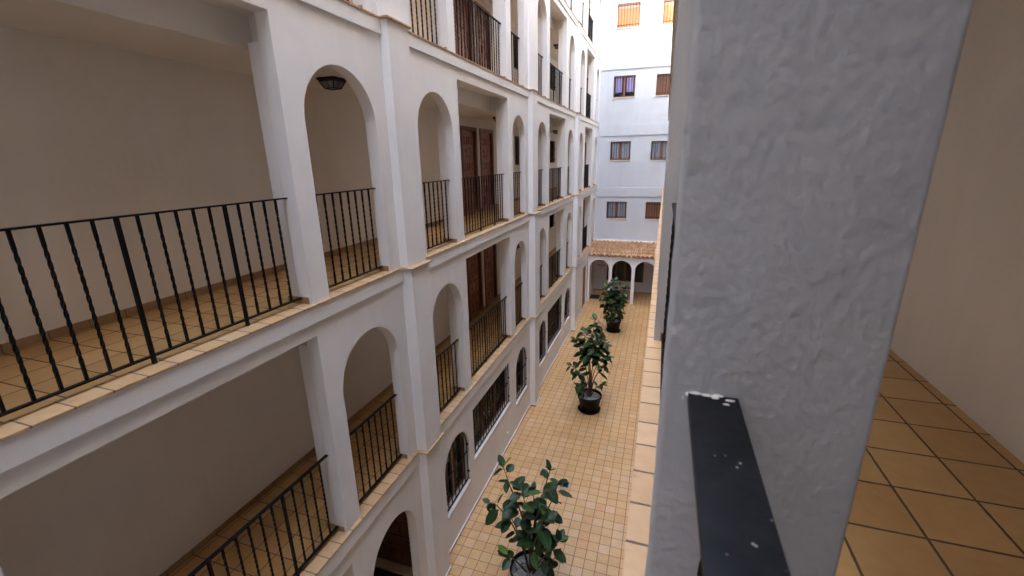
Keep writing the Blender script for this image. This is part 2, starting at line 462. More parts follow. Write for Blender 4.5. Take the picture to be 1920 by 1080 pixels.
def grille_x(root_part, x, ya, yb, zb, zt, arch, step=.145, cross=(.5,)):
    """iron bars in a plane x, clipped by the arch"""
    mb = MB(); r = (yb-ya)/2; sp = zt-r if arch else zt; b = .007
    def top(y): return sp+math.sqrt(max(0, r*r-(y-ya-r)**2)) if arch else zt
    n = max(2, round((yb-ya)/step))
    for k in range(n+1):
        y = ya+(yb-ya)*k/n; y = min(max(y, ya+.01), yb-.01)
        mb.box(x-b, x+b, y-b, y+b, zb+.02, top(y)-.01)
    for c in (0.03,)+tuple(cross)+((.97,) if not arch else ()):
        z = zb+(zt-zb)*c; hw = r
        if z > sp and arch: hw = math.sqrt(max(0, r*r-(z-sp)**2))
        mb.box(x-b*1.4, x+b*1.4, ya+r-hw+.005, ya+r+hw-.005, z-.009, z+.009)
    if arch:
        pts = [(x, ya+r+(r-.015)*math.cos(math.pi*(1-k/20)), sp+(r-.015)*math.sin(math.pi*(1-k/20))) for k in range(21)]
        mb.tube(pts, .011, 6)
    for z in (zb+.16*(zt-zb), zb+.62*(zt-zb)):
        mb.box(x-.01, x+.035, yb-.03, yb+.02, z-.012, z+.012)
    return mb.part("grille", M['iron'], root_part)

def side_window(root, ya, yb, zb, zt, arch, X=0.0, bars=True, label=None, curtain_m='curtain_side', recess=.12, sill=True):
    """window in a wall whose face is x=X, seen from +x"""
    r = (yb-ya)/2; sp = zt-r if arch else zt; xf = X-recess; e = .003
    mb = MB(); t = .06
    mb.box(xf-.05, xf, ya+e, ya+t, zb+e, sp); mb.box(xf-.05, xf, yb-t, yb-e, zb+e, sp)
    mb.box(xf-.05, xf, ya+t, yb-t, zb+e, zb+t)
    if arch:
        n = 20
        for k in range(n):
            a0, a1 = math.pi*(1-k/n), math.pi*(1-(k+1)/n)
            q = [(ya+r+rr*math.cos(a), sp+rr*math.sin(a)) for a, rr in ((a0, r-e), (a1, r-e), (a1, r-t), (a0, r-t))]
            mb.prism(q, 0, xf-.05, xf)
    else: mb.box(xf-.05, xf, ya+t, yb-t, zt-t, zt-e)
    nm = max(1, round((yb-ya)/.72))
    for k in range(1, nm+1 if nm > 1 else 2):
        y = ya+(yb-ya)*k/(nm if nm > 1 else 2)
        if y > yb-.1: continue
        mb.box(xf-.045, xf+.006, y-.035, y+.035, zb+t, (sp if arch and abs(y-ya-r) > r*.5 else zt)-t)
    wn = mb.part("window", M['winwood'], root, label=label)
    g = MB(); g.box(xf-.03, xf-.026, ya+t, yb-t, zb+t, sp if arch else zt-t); g.part("pane", M['glass'], wn)
    c = MB(); n = 40; pts = []
    for k in range(n+1):
        pts.append((xf-(.14 if recess > .1 else .065)+(.018 if recess > .1 else .004)*math.sin(k*1.9), ya+(yb-ya)*k/n))
    for k in range(n): c.quad((pts[k][0], pts[k][1], zb), (pts[k+1][0], pts[k+1][1], zb), (pts[k+1][0], pts[k+1][1], zt), (pts[k][0], pts[k][1], zt))
    c.part("curtain", M[curtain_m], wn)
    if bars: grille_x(wn, X-.045 if recess > .1 else X+.02, ya, yb, zb, zt, arch)
    if sill:
        s = MB(); s.prism([(X-recess, zb-.03), (X+.012, zb-.055), (X+.012, zb-.015), (X-recess, zb+.012)], 1, ya-.01, yb+.01)
        s.part("sill", M['marble'], wn)
    return wn

# ------------------------------------------------------------------ ground and courtyard
g = MB(); g.quad((-150, -150, G-.12), (150, -150, G-.12), (150, 150, G-.12), (-150, 150, G-.12))
struct(link("ground", g.mesh("ground", plain("earth", (.20, .17, .13), .95), recalc=False)))
g = MB(); g.box(-1.6, 8, YN-.3, YE+.4, G-.1, G)
struct(link("courtyard_floor", g.mesh("courtyard_floor", M['court'])))

# ------------------------------------------------------------------ the arcaded building on the left
BL = thing("arcaded_building", "tall white arcaded building with stacked galleries of arches and black railings", "building", (0, 8, G))
XB = -1.45
# structure behind the galleries
m = MB(); m.box(-9, XB-.10, YN-.3, YE+3, G, TOP); m.part("rear_block", M['wall'], BL)
for lv in (0, 1, 2, 3, 4, 5):
    z0 = LV[lv]; z1 = LV[lv+1] if lv < 5 else TOP
    ops = []
    if lv in (1, 2, 3, 4):
        for b in BAYS:
            ops += [(*b[0], z0, z0+ARCH_H[lv], True), (*b[1], z0, z0+RECT_H[lv], False), (*b[2], z0, z0+ARCH_H[lv], True)]
    if lv == 0:
        WINS = [((5.65, 6.66), -4.74, -3.42, True), ((6.90, 9.13), -4.43, -3.33, False), ((9.6, 10.6), -4.74, -3.40, True),
                ((11.83, 12.72), -4.78, -3.43, True), ((12.90, 15.1), -4.76, -3.37, False), ((15.5, 16.58), -4.76, -3.45, True)]
        ops += [(-.42, .62, G, -3.42, True), (.87, 3.29, G, -3.26, False), (3.60, 4.67, G, -3.42, True)]
        ops += [(y[0], y[1], a, b, c) for y, a, b, c in WINS]
        ops += [(19.5, 20.6, G, -3.50, False), (21.35, 22.25, G, -3.5, False)]
    m = MB(); wall_panel(m, 0, YN, YE, z0, z1, ops, .15)
    m.part("facade_wall", M['wall'], BL, recalc=False)
    if lv in (1, 2, 3, 4):
        # deeper middle piers and lintel drops behind the facade sheet
        for b in BAYS:
            for a, c in ((b[0][1], b[1][0]), (b[1][1], b[2][0])):
                MB().box(-.27, -.1501, a, c, z0+.001, z0+2.339).part("pier", M['wall'], BL)
        # gallery floor, back wall, skirting, ceiling
        m = MB(); m.box(XB, -.1501, YN, YE, z0-.10, z0); m.part("gallery_floor", M['gallery'], BL)
        m = MB(); wall_panel(m, XB, YN, YE, z0-.10, z0+2.36, [(10.10, 11.065, z0, z0+2.12, False), (11.28, 12.245, z0, z0+2.12, False),
            (14.25, 15.05, z0+1.14, z0+2.05, False), (19.0, 19.8, z0+1.14, z0+2.05, False)], .0999)
        m.part("gallery_wall", M['cream'], BL, recalc=False)
        m = MB(); m.box(XB, XB+.012, YN, YE-.01, z0, z0+.075)
        for b in BAYS:
            for a, c in ((b[0][1], b[1][0]), (b[1][1], b[2][0])):
                m.box(-.285, -.03, a-.008, a+.0, z0, z0+.07); m.box(-.285, -.03, c, c+.008, z0, z0+.07)
            m.box(-.15, -.03, b[2][1]-.010, b[2][1], z0, z0+.07)
        m.part("skirting", M['skirt'], BL)
        m = MB(); m.box(XB-.099, -.47, YN, YE, z0+2.34, z1-.101)
        y = YN
        for b in BAYS:
            m.box(-.47, -.1501, y, b[1][0]-.12, z0+2.3401, z1-.101); y = b[1][1]+.25
            m.box(-.47, -.1501, b[1][0]-.12, y, z0+RECT_H[lv]+.06, z1-.101)
        m.box(-.47, -.1501, y, YE, z0+2.3401, z1-.101)
        m.part("gallery_ceiling", M['ceil'], BL)
        # end of the gallery, with a dark door
        m = MB(); m.box(XB, -.1501, YE-.02, YE+.1, z0, z0+2.34); m.part("gallery_end_wall", M['cream'], BL)
        door(BL, -1.32, YE-.13, z0, .9, 2.05, rot=-math.pi/2, label="dark door closing the far end of the gallery")
    # coping and band on top of this storey (i.e. ledge of the level lv)
    if lv >= 1:
        prot = {1: .17, 2: .12, 3: .06, 4: .05, 5: .05}
        lo, hi = prot[lv] if lv > 1 else .17, prot[lv]
        lo = {1: .16, 2: .17, 3: .12, 4: .06, 5: .05}[lv]
        m = MB(); m.box(-.1499, .045, YN, YE-.002, z0-CT, z0+.004)
        for p in PIL: m.box(.045, lo+.035, p[0]-.045, p[1]+.045, z0-CT-.0005, z0+.0045)
        m.part("coping", M['coping'], BL)
        bh = {1: .22, 2: .185, 3: .17, 4: .17, 5: .17}[lv]
        y = YN
        for p in PIL+[(YE, YE)]:
            MB().box(.0, .030, y, p[0]-.0, z0-bh, z0-CT-.0001).part("string_band", M['wall'], BL); y = p[1]
# pilasters
for p in PIL:
    m = MB(); c = {0: .155, 1: .17, 2: .12, 3: .06, 4: .05, 5: .05}
    for lv in range(6):
        z0 = LV[lv]; z1 = LV[lv+1]-CT-.0008 if lv < 5 else TOP
        m.box(0.0, c[lv], p[0], p[1], z0+(.0046 if lv else 0), z1)
    m.part("pilaster", M['wall'], BL)
# ground skirting with its pale painted bead
runs = [(YN, -.42), (.62, .87), (3.29, 3.60), (4.67, 4.88), (5.33, 10.85), (11.30, 16.85), (17.28, 19.5), (20.6, 21.35), (22.25, YE)]
for a, c in runs:
    MB().box(0, .012, a, c, G, G+.045).part("skirting", M['skirt'], BL); MB().box(0, .018, a, c, G+.045, G+.062).part("skirting_bead", M['wall'], BL)
for p in PIL:
    for nm, mt, q, za, zb in (("skirting", 'skirt', .012, G, G+.045), ("skirting_bead", 'wall', .018, G+.045, G+.062)):
        m = MB(); m.prism([(.0, p[0]-q), (.155+q, p[0]-q), (.155+q, p[1]+q), (0, p[1]+q), (0, p[1]), (.155, p[1]), (.155, p[0]), (0, p[0])], 2, za, zb); m.part(nm, M[mt], BL)
# parapet roof
m = MB(); m.box(-9.1, .06, YN-.3, YE+3, TOP, TOP+.08); m.part("roof", M['wall'], BL)
# ground level: passage behind bay one, closed ceiling above the ground floor
m = MB(); m.box(XB-.099, XB, YN, 5.10, G, LV[1]-.1); m.box(XB, -.1501, YN-.1, YN, G, LV[1]-.1)
m.box(XB, -.1501, 5.16, 5.24, G, LV[1]-.1)
m.part("passage_wall", M['cream'], BL)
m = MB(); m.box(XB, -.1501, YN, 5.1, LV[1]-.42, LV[1]-.101); m.part("passage_ceiling", M['ceil'], BL)
m = MB(); m.box(XB, -.1501, 4.98, 5.16, G, G+.03); m.part("threshold", M['marble'], BL)
door(BL, -1.35, 5.06, G+.03, 1.15, 2.05, rot=-math.pi/2, label="dark wooden entrance door inside the lowest arch")
for o in [o for o in bpy.data.objects if o.get('label') == "dark wooden entrance door inside the lowest arch"]:
    for q in [o]+list(o.children):
        if 'knob' in q.name: continue
        q.material_slots[0].link = 'OBJECT'; q.material_slots[0].material = M['winwood']  # darker wood puts the deep shade inside the arch into the door
MB().box(XB, -.1501, 3.36, 3.46, G, LV[1]-.42).part("passage_wall", M['cream'], BL)  # added partition, cuts off light so the arch stays dark inside
m = MB(); m.box(XB-.099, XB, 5.3, YE, G, LV[1]-.1); m.part("room_wall", M['dark_backing'], BL)
for (y, a, b, c) in WINS:
    side_window(BL, y[0], y[1], a, b, c)
# orange-brown door and the recessed one under the porch
def plank_door(root, x, ya, yb, zt, mat, label):
    m = MB(); m.box(x-.03, x, ya+.003, ya+.07, G, zt-.003); m.box(x-.03, x, yb-.07, yb-.003, G, zt-.003); m.box(x-.03, x, ya+.07, yb-.07, zt-.07, zt-.003)
    d = m.part("door", mat, root, label=label)
    m = MB(); m.box(x-.05, x-.02, ya+.07, yb-.07, G+.005, zt-.07)
    hh = zt-G
    for k in range(3):
        m.box(x-.02, x-.008, ya+.14, yb-.14, G+.1+k*hh*.31, G+.1+k*hh*.31+hh*.25)
    m.part("leaf", mat, d)
    m = MB(); m.tube([(x-.02, ya+.12, G+1.0), (x+.03, ya+.12, G+1.0), (x+.03, ya+.22, G+1.0)], .009, 8); m.part("handle", M['iron'], d)
plank_door(BL, -.05, 19.5, 20.6, -3.50, M['orange'], "orange-brown wooden door at the foot of the last bay")
plank_door(BL, -.05, 21.35, 22.25, -3.50, M['door'], "dark door under the porch")
# gallery doors and small barred windows
for lv in (1, 2, 3, 4):
    for dy in (10.10, 11.28):
        door(BL, XB, dy, LV[lv])
    for wy in (14.25, 19.0):
        side_window(BL, wy, wy+.8, LV[lv]+1.14, LV[lv]+2.05, False, X=XB, recess=.02, sill=False, curtain_m='dark_backing')  # curtain slot holds a dark sheet, painting the unlit interior
for lv in (1, 2, 3, 4):
    for bi, b in enumerate(BAYS):
        for (a, c) in b:
            railing(BL, -.12, a, c, LV[lv]+.004)
# small fittings on the wall
m = MB(); m.tube([(0, 8.88, -5.14), (.03, 8.88, -5.14)], .022, 12); m.tube([(0, 8.88, -5.14), (.02, 8.88, -5.14)], .045, 12); m.part("wall_tap", M['mortar'], BL)
m = MB(); m.box(XB, XB+.012, 12.42, 12.50, 1.02, 1.12); m.part("light_switch", M['mortar'], BL)

# ------------------------------------------------------------------ the building on the right, whose arch we look out of
BR = thing("gallery_building", "near rough white building with tiled ledge at the right edge", "building", (6, 8, G))
YR = 20.6
for lv in range(6):
    z0 = LV[lv]; z1 = LV[lv+1] if lv < 5 else TOP
    ops = []
    if lv in (1, 2, 3, 4):
        for b in BAYS[:3]:
            ops += [(*b[0], z0, z0+ARCH_H[lv], True), (*b[1], z0, z0+RECT_H[lv], False), (*b[2], z0, z0+ARCH_H[lv], True)]
        ops[0] = (-.45, .5855, z0, z0+ARCH_H[lv], True); ops[1] = (.85, 3.28, z0, z0+RECT_H[lv], False)
        if lv == 2: ops[0:2] = [(-.45, 3.28, z0, z0+RECT_H[lv], False)]
    m = MB(); wall_panel(m, W+.25, YN, YR, z0, z1, ops, .25)
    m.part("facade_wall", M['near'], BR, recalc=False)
    if lv >= 1:
        m = MB(); m.box(W-.05, W+.2499, YN, YR, z0-CT, z0+.004); m.part("coping", M['coping'], BR)
        m = MB(); m.box(W-.03, W, YN, YR, z0-.17, z0-CT-.0001); m.part("string_band", M['wall'], BR)
    if lv in (1, 2, 3, 4):
        m = MB(); m.box(W+.2501, W+1.6, YN, YR, z0-.10, z0); m.part("gallery_floor", M['gallery'], BR)
        m = MB(); m.box(W+1.6, W+1.7, YN, YR, z0-.1, z0+2.6); m.part("gallery_wall", M['cream'], BR)
        m = MB(); m.box(W+.2501, W+1.6, YN, YR, z0+2.5, z1-.101); m.part("gallery_ceiling", M['ceil'], BR)
m = MB(); m.box(W+1.7, 11, YN-.3, YR, G, TOP); m.box(W+.25, W+1.7, YR-.1, YR, G, TOP); m.part("rear_block", M['wall'], BR)
m = MB(); m.box(W-.06, 11.1, YN-.3, YR, TOP, TOP+.08); m.part("roof", M['wall'], BR)
m = MB()
for yy in (3.28,): m.box(W+.045, W+.30, yy-.008, yy, 0, .075)
m.part("skirting", M['skirt'], BR)
railing(BR, W+.07, -.45, .586, .0, M['railpaint'], "near black handrail speckled with white paint", near=True)
m = MB(); r_ = .009; cx_, cy_ = W+.0045+r_, .586+r_; rn = random.Random(9); nz = 150; wob = [0, 0, 0]; rows = []
for k in range(nz+1):
    z = .0045+(RECT_H[2]-.0045)*k/nz; wob = [w_*.7+rn.uniform(-1, 1)*.0007 for w_ in wob]
    pr = [(W+.25, .586)]+[(W+.05*q+.02, .586) for q in (3, 2, 1)]
    for q in range(7):
        a = math.pi/2*q/6; d = r_+wob[min(2, q//3)]; pr.append((cx_-d*math.sin(a), cy_-d*math.cos(a)))
    pr += [(W+.026, .74), (W+.25, .74)]
    rows.append(len(m.v)); m.v += [(x, y, z) for x, y in pr]
npf = len(pr)
for k in range(nz):
    for q in range(npf): m.f.append((rows[k]+q, rows[k]+(q+1) % npf, rows[k+1]+(q+1) % npf, rows[k+1]+q))
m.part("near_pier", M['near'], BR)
railing(BR, W+.07, .74, 3.28, .0)
for lv in (1, 3):
    for b in BAYS[:3]:
        for (a, c) in b: railing(BR, W+.1, a, c, LV[lv])
for b in BAYS[1:3]:
    for (a, c) in b: railing(BR, W+.1, a, c, .004)
# lumps of plaster left where the near handrail enters the pier
rnd = random.Random(3); m = MB()
def blob(mb, c, r, sq=(1, 1, 1), seed=0):
    bm = bmesh.new(); bmesh.ops.create_icosphere(bm, subdivisions=2, radius=1)
    rr = random.Random(seed); i = len(mb.v)
    for v in bm.verts:
        k = 1+rr.uniform(-.12, .12); mb.v.append((c[0]+v.co.x*r*sq[0]*k, c[1]+v.co.y*r*sq[1]*k, c[2]+v.co.z*r*sq[2]*k))
    for f in bm.faces: mb.f.append(tuple(i+v.index for v in f.verts))
    bm.free()
for k, (dx, dy, dz, r, s) in enumerate([(-.030, -.001, .003, .006, (1, .6, .8)), (-.022, -.002, .005, .0075, (1.5, .5, .6)), (-.008, -.003, .005, .0065, (1.8, .7, .5)), (.006, -.001, .006, .006, (1.6, .6, .5)), (.020, -.009, .006, .0065, (1.3, .6, .25)), (.002, -.006, .006, .006, (1.2, .9, .25)), (.014, -.020, .006, .004, (1.5, .8, .2)), (-.036, 0, -.004, .005, (.7, .5, 1.3))]):
    blob(m, (W+.07+dx, .586+dy, 1.03+dz), r*.72, s, k)
m.part("plaster_splash", M['mortar'], BR, smooth=True)

# ------------------------------------------------------------------ the end building
BE = thing("end_building", "plain white building with barred brown windows closing the courtyard", "building", (2.5, YE+3, G))
EW = [  # x0, x1, z0, z1, style, label
 (.67, 1.66, 6.95, 7.92, 'orange', "left window of the top row, lowered orange shutter"),
 (2.63, 3.60, 6.92, 7.88, 'orange', "right window of the top row, lowered orange shutter"),
 (.63, 1.61, 4.03, 4.96, 'purple', "window with purple curtains"),
 (2.55, 3.50, 4.01, 4.92, 'wood', "dark window beside the purple-curtained one"),
 (.60, 1.56, 1.18, 2.05, 'grey', "third window down on the left, grey curtains"),
 (2.50, 3.47, 1.16, 2.02, 'grey', "third window down on the right, grey curtains"),
 (.54, 1.52, -1.66, -.82, 'grey', "window just above the tiled porch, on the left"),
 (2.43, 3.40, -1.65, -.82, 'wood', "window just above the tiled porch, closed brown shutter")]
PW = (.68, 2.55, -4.95, -3.35)
xs = sorted({0.0, 4.3}|{v for e in EW for v in e[:2]}|set(PW[:2])); zs = sorted({G, TOP}|{v for e in EW for v in e[2:4]}|set(PW[2:]))
m = MB(); holes = [e[:4] for e in EW]+[PW]
for i in range(len(xs)-1):
    for j in range(len(zs)-1):
        cx, cz = (xs[i]+xs[i+1])/2, (zs[j]+zs[j+1])/2
        if any(a < cx < b and c < cz < d for a, b, c, d in holes): continue
        m.quad((xs[i], YE, zs[j]), (xs[i+1], YE, zs[j]), (xs[i+1], YE, zs[j+1]), (xs[i], YE, zs[j+1]))
for a, b, c, d in holes:
    q = YE+.16
    m.quad((a, YE, c), (a, q, c), (a, q, d), (a, YE, d)); m.quad((b, YE, c), (b, YE, d), (b, q, d), (b, q, c))
    m.quad((a, YE, c), (b, YE, c), (b, q, c), (a, q, c)); m.quad((a, YE, d), (a, q, d), (b, q, d), (b, YE, d))
m.box(0, 4.3, YE+.45, YE+6, G, TOP); m.box(0, 4.3, YE+.16, YE+.45, TOP-1, TOP)
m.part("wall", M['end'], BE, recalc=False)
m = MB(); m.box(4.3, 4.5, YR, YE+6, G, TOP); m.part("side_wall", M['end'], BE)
for a, b in ((5.23, 5.70), (2.31, 2.79), (-.57, -.13), (8.15, 8.6), (-2.79, -2.70)):
    MB().box(.0, 4.3, YE-.045, YE, a, b).part("string_band", M['end'], BE)
m = MB(); m.box(0, 4.5, YE-.05, YE+6, TOP, TOP+.08); m.part("roof", M['end'], BE)
m = MB(); m.box(0.001, 4.3, YE-.012, YE, G, G+.07); m.part("skirting", M['skirt'], BE)

def end_window(x0, x1, z0, z1, style, label, root=None, gy=YE-.02, sill=True, mull=1):
    root = root or BE
    m = MB(); t = .055; yf = YE+.06; e = .002
    m.box(x0+e, x0+t, yf, yf+.05, z0+e, z1-e); m.box(x1-t, x1-e, yf, yf+.05, z0+e, z1-e)
    m.box(x0+t, x1-t, yf, yf+.05, z0+e, z0+t); m.box(x0+t, x1-t, yf, yf+.05, z1-t, z1-e)
    if style not in ('orange', 'wood'):
        for k in range(1, mull+1):
            xm = x0+(x1-x0)*k/(mull+1); m.box(xm-.045, xm+.045, yf-.004, yf+.05, z0+t, z1-t)
    mat = M['shutter'] if style == 'orange' else (M['winwood'] if style == 'brown' else M['winframe'])
    wn = m.part("window", mat, root, label=label)
    if style in ('orange', 'wood'):
        m = MB(); n = 16
        if style == 'orange':
            zt = z1-t; top = zt-.13
            for k in range(n):
                h = (top-z0-t)/n; z = z0+t+k*h; m.box(x0+t, x1-t, yf+.012, yf+.03, z, z+h*.90)
            m.part("shutter", M['shutter'], wn)
            m = MB(); m.box(x0+t, x1-t, yf+.02, yf+.035, top, zt); m.part("shutter_box", plain("pinkish_shade", (.66, .45, .36), .7) if 'pinkish_shade' not in bpy.data.materials else bpy.data.materials['pinkish_shade'], wn)
        else:
            for k in range(2):
                a = x0+t+(x1-x0-2*t)*k/2; b = a+(x1-x0-2*t)/2
                m.box(a+.004, a+.05, yf-.005, yf+.03, z0+t, z1-t); m.box(b-.05, b-.004, yf-.005, yf+.03, z0+t, z1-t)
                for q in range(n):
                    z = z0+t+(z1-z0-2*t)*q/n; m.box(a+.05, b-.05, yf+.005, yf+.025, z, z+(z1-z0-2*t)/n*.8)
            m.part("shutter", M['shutdark'], wn)
    else:
        m = MB(); m.box(x0+t, x1-t, yf+.02, yf+.024, z0+t, z1-t); m.part("pane", M['glass'], wn)
        if style in ('grey', 'purple'):
            n = 40; half = (x1-x0-2*t)/2
            spans = ((x0+t+.02, x1-t-.02),) if style == 'grey' else ((x0+t+.03, x0+t+half*.74), (x1-t-half*.80, x1-t-.03))
            for a, b in spans:
                m = MB(); zb = z0+t+(.0 if style == 'grey' else .17)
                for k in range(n):
                    p, q = a+(b-a)*k/n, a+(b-a)*(k+1)/n
                    f = lambda u: yf+.045+.012*math.sin(u*70)
                    m.quad((p, f(p), zb), (q, f(q), zb), (q, f(q), z1-t), (p, f(p), z1-t))
                m.part("curtain", M['curtain_'+style], wn)
        m = MB(); m.box(x0, x1, YE+.155, YE+.3, z0, z1); m.part("dark_backing", M['dark_backing'], wn)
    m = MB(); n = 8 if x1-x0 < 1.2 else 15; b = .007
    for k in range(n):
        x = x0+.05+(x1-x0-.10)*k/(n-1); m.box(x-b, x+b, gy-b, gy+b, z0+.03, z1-.03)
    for z in (z0+.10, z1-.10): m.box(x0-.0, x1+.0, gy-.009, gy+.009, z-.008, z+.008)
    for z in (z0+.10, z1-.10):
        for x in (x0+.004, x1-.02): m.box(x, x+.016, gy, YE+.06, z-.007, z+.007)
    m.part("grille", M['iron'], wn)
    if sill:
        m = MB(); m.box(x0-.04, x1+.04, YE-.035, YE+.06, z0-.035, z0+.001); m.part("sill", M['marble'], wn)
for e in EW: end_window(*e)
end_window(*PW, 'brown', "wide barred window under the porch", sill=False, mull=3)

# unseen block closing the rear, added to stop stray sun and darken the near wall
RB = MB().box(-9.2, 11.2, YN-12, YN-.302, G, TOP).box(0, W+.25, YN-.302, YN-.001, G, TOP)
tag(link("rear_sun_block", RB.mesh("rear_sun_block", M['wall'])), "unseen white block added behind the viewpoint to keep stray sun out", "building")

# ------------------------------------------------------------------ tiled porch against the end wall
PO = thing("tiled_porch", "low porch with terracotta barrel tiles on slender white arches", "porch", (2, 22, G))
PY = 20.95
m = MB()
ops = [(.09, 1.00, G, -3.375, True), (1.15, 2.06, G, -3.375, True), (2.21, 3.12, G, -3.375, True), (3.27, 4.18, G, -3.375, True)]
mm = MB(); wall_panel(mm, 0, .0, 4.29, G, -3.215, ops, .15)
m.v = [(p[1], PY+.0-p[0], p[2]) for p in mm.v]; m.f = mm.f
m.part("arcade", M['wall'], PO, recalc=False)
m = MB(); m.prism([(PY-.02, -3.215), (YE-.02, -2.86), (YE-.02, -2.90), (YE-.02, -3.02), (PY+.17, -3.215)], 0, 0.002, 4.29); m.part("roof_slab", M['wall'], PO)
m = MB()
for x in (1.0, 2.06, 3.12): m.box(x-.012, x+.162, PY-.012, PY+.162, G, G+.035)
m.part("column_base", M['marble'], PO)
m = MB(); rr = random.Random(5); pitch = .2045; y0, y1, za, zb = PY-.10, YE-.03, -3.215, -2.825
courses = 5; L = (y1-y0)/courses
dirv = Vector((0, y1-y0, zb-za)).normalized(); nrm = Vector((0, -dirv.z, dirv.y))
ncol = int(4.25/pitch)
for c in range(courses):
    for k in range(ncol+1):
        for kind in (0, 1):
            x = .08+pitch*(k+.5*kind) + rr.uniform(-.006, .006)
            if x > 4.24: continue
            tone = rr.random(); jj = rr.uniform(-.012, .012)
            s0 = L*c-.0+jj; s1 = s0+L+.06
            i = len(m.v); n = 8
            for e, s in enumerate((s0, s1)):
                rad = (.086, .062)[e] if kind == 0 else (.062, .075)[e]
                for q in range(n+1):
                    th = math.pi*q/n
                    if kind == 0: dx, dn = math.cos(th)*rad, math.sin(th)*rad*.95+(.066, .014)[e]
                    else: dx, dn = math.cos(th)*rad, -math.sin(th)*rad*.7+.052
                    p = Vector((x+dx, y0, za))+dirv*s+nrm*dn
                    m.v.append(tuple(p)); m.tone.append(tone)
            for q in range(n): m.f.append((i+q, i+q+1, i+n+2+q, i+n+1+q))
            if kind == 0:   # visible thickness at the lower mouth of each cover tile
                j0 = len(m.v)
                for q in range(n+1):
                    th = math.pi*q/n; dx, dn = math.cos(th)*.068, math.sin(th)*.068*.95+.064
                    p = Vector((x+dx, y0, za))+dirv*(s0+.001)+nrm*dn; m.v.append(tuple(p)); m.tone.append(tone*.8)
                for q in range(n): m.f.append((i+q, i+q+1, j0+q+1, j0+q))
                j1 = len(m.v)
                for q in range(n+1):
                    th = math.pi*q/n; dx, dn = math.cos(th)*.066, math.sin(th)*.066*.95+.064
                    p = Vector((x+dx, y0, za))+dirv*(s0+.15)+nrm*(dn-.015); m.v.append(tuple(p)); m.tone.append(0.0)
                for q in range(n): m.f.append((j0+q, j0+q+1, j1+q+1, j1+q))
m.part("roof_tiles", M['roof'], PO, recalc=False)
m = MB(); m.tube([(.0, YE-.08, -2.80), (4.25, YE-.08, -2.80)], .06, 8); m.part("flashing", M['mortar'], PO)

# lettering strips on the wall under the porch (too small to read: dark heading bars over fine lines)
sg = thing("wall_sign", "small white notice board with two dark bars on the end wall under the porch", "sign", (.4, YE-.02, -4.3))
m = MB(); m.box(.17, .63, YE-.018, YE-.002, -4.36, -3.82); m.part("board", M['end'], sg)
m = MB()
for z, x0, x1, h in ((-3.90, .20, .60, .035), (-4.12, .18, .60, .035)): m.box(x0, x1, YE-.022, YE-.0181, z-h/2, z+h/2)
for z in (-3.99, -4.02, -4.21, -4.24):
    x = .27
    while x < .52:
        d = rnd.uniform(.015, .04); m.box(x, x+d, YE-.0215, YE-.0181, z-.006, z+.006); x += d+.01
m.part("lettering", M['iron'], sg)

# ------------------------------------------------------------------ floor drains and mats
def drain(x, y, label):
    t = thing("floor_drain", label, "drain", (x, y, G), "square floor drains in the courtyard tiles")
    m = MB(); s = .105
    m.box(x-s, x+s, y-s, y-s+.02, G+.001, G+.008); m.box(x-s, x+s, y+s-.02, y+s, G+.001, G+.008)
    m.box(x-s, x-s+.02, y-s+.02, y+s-.02, G+.001, G+.008); m.box(x+s-.02, x+s, y-s+.02, y+s-.02, G+.001, G+.008)
    m.part("frame", plain("drain_metal", (.28, .28, .28), .5, .6) if 'drain_metal' not in bpy.data.materials else bpy.data.materials['drain_metal'], t)
    m = MB()
    for k in range(8): m.box(x-s+.022, x+s-.022, y-s+.024+k*.0205, y-s+.037+k*.0205, G+.002, G+.007)
    m.part("grate", M['iron'], t)
drain(1.62, 7.98, "black square floor drain beside the leaves of the nearest plant")
drain(1.60, 13.85, "black square floor drain behind the middle plant")
m = MB(); m.box(-1.10, -.42, 4.28, 4.96, G+.001, G+.018)
tag(link("doormat", m.mesh("doormat", M['mat'])), "black doormat inside the lowest arch before the entrance door", "doormat")
m = MB(); m.box(.05, .50, 21.45, 22.1, G+.001, G+.016)
tag(link("doormat", m.mesh("doormat", M['mat'])), "grey doormat on the tiles under the tiled porch", "doormat")

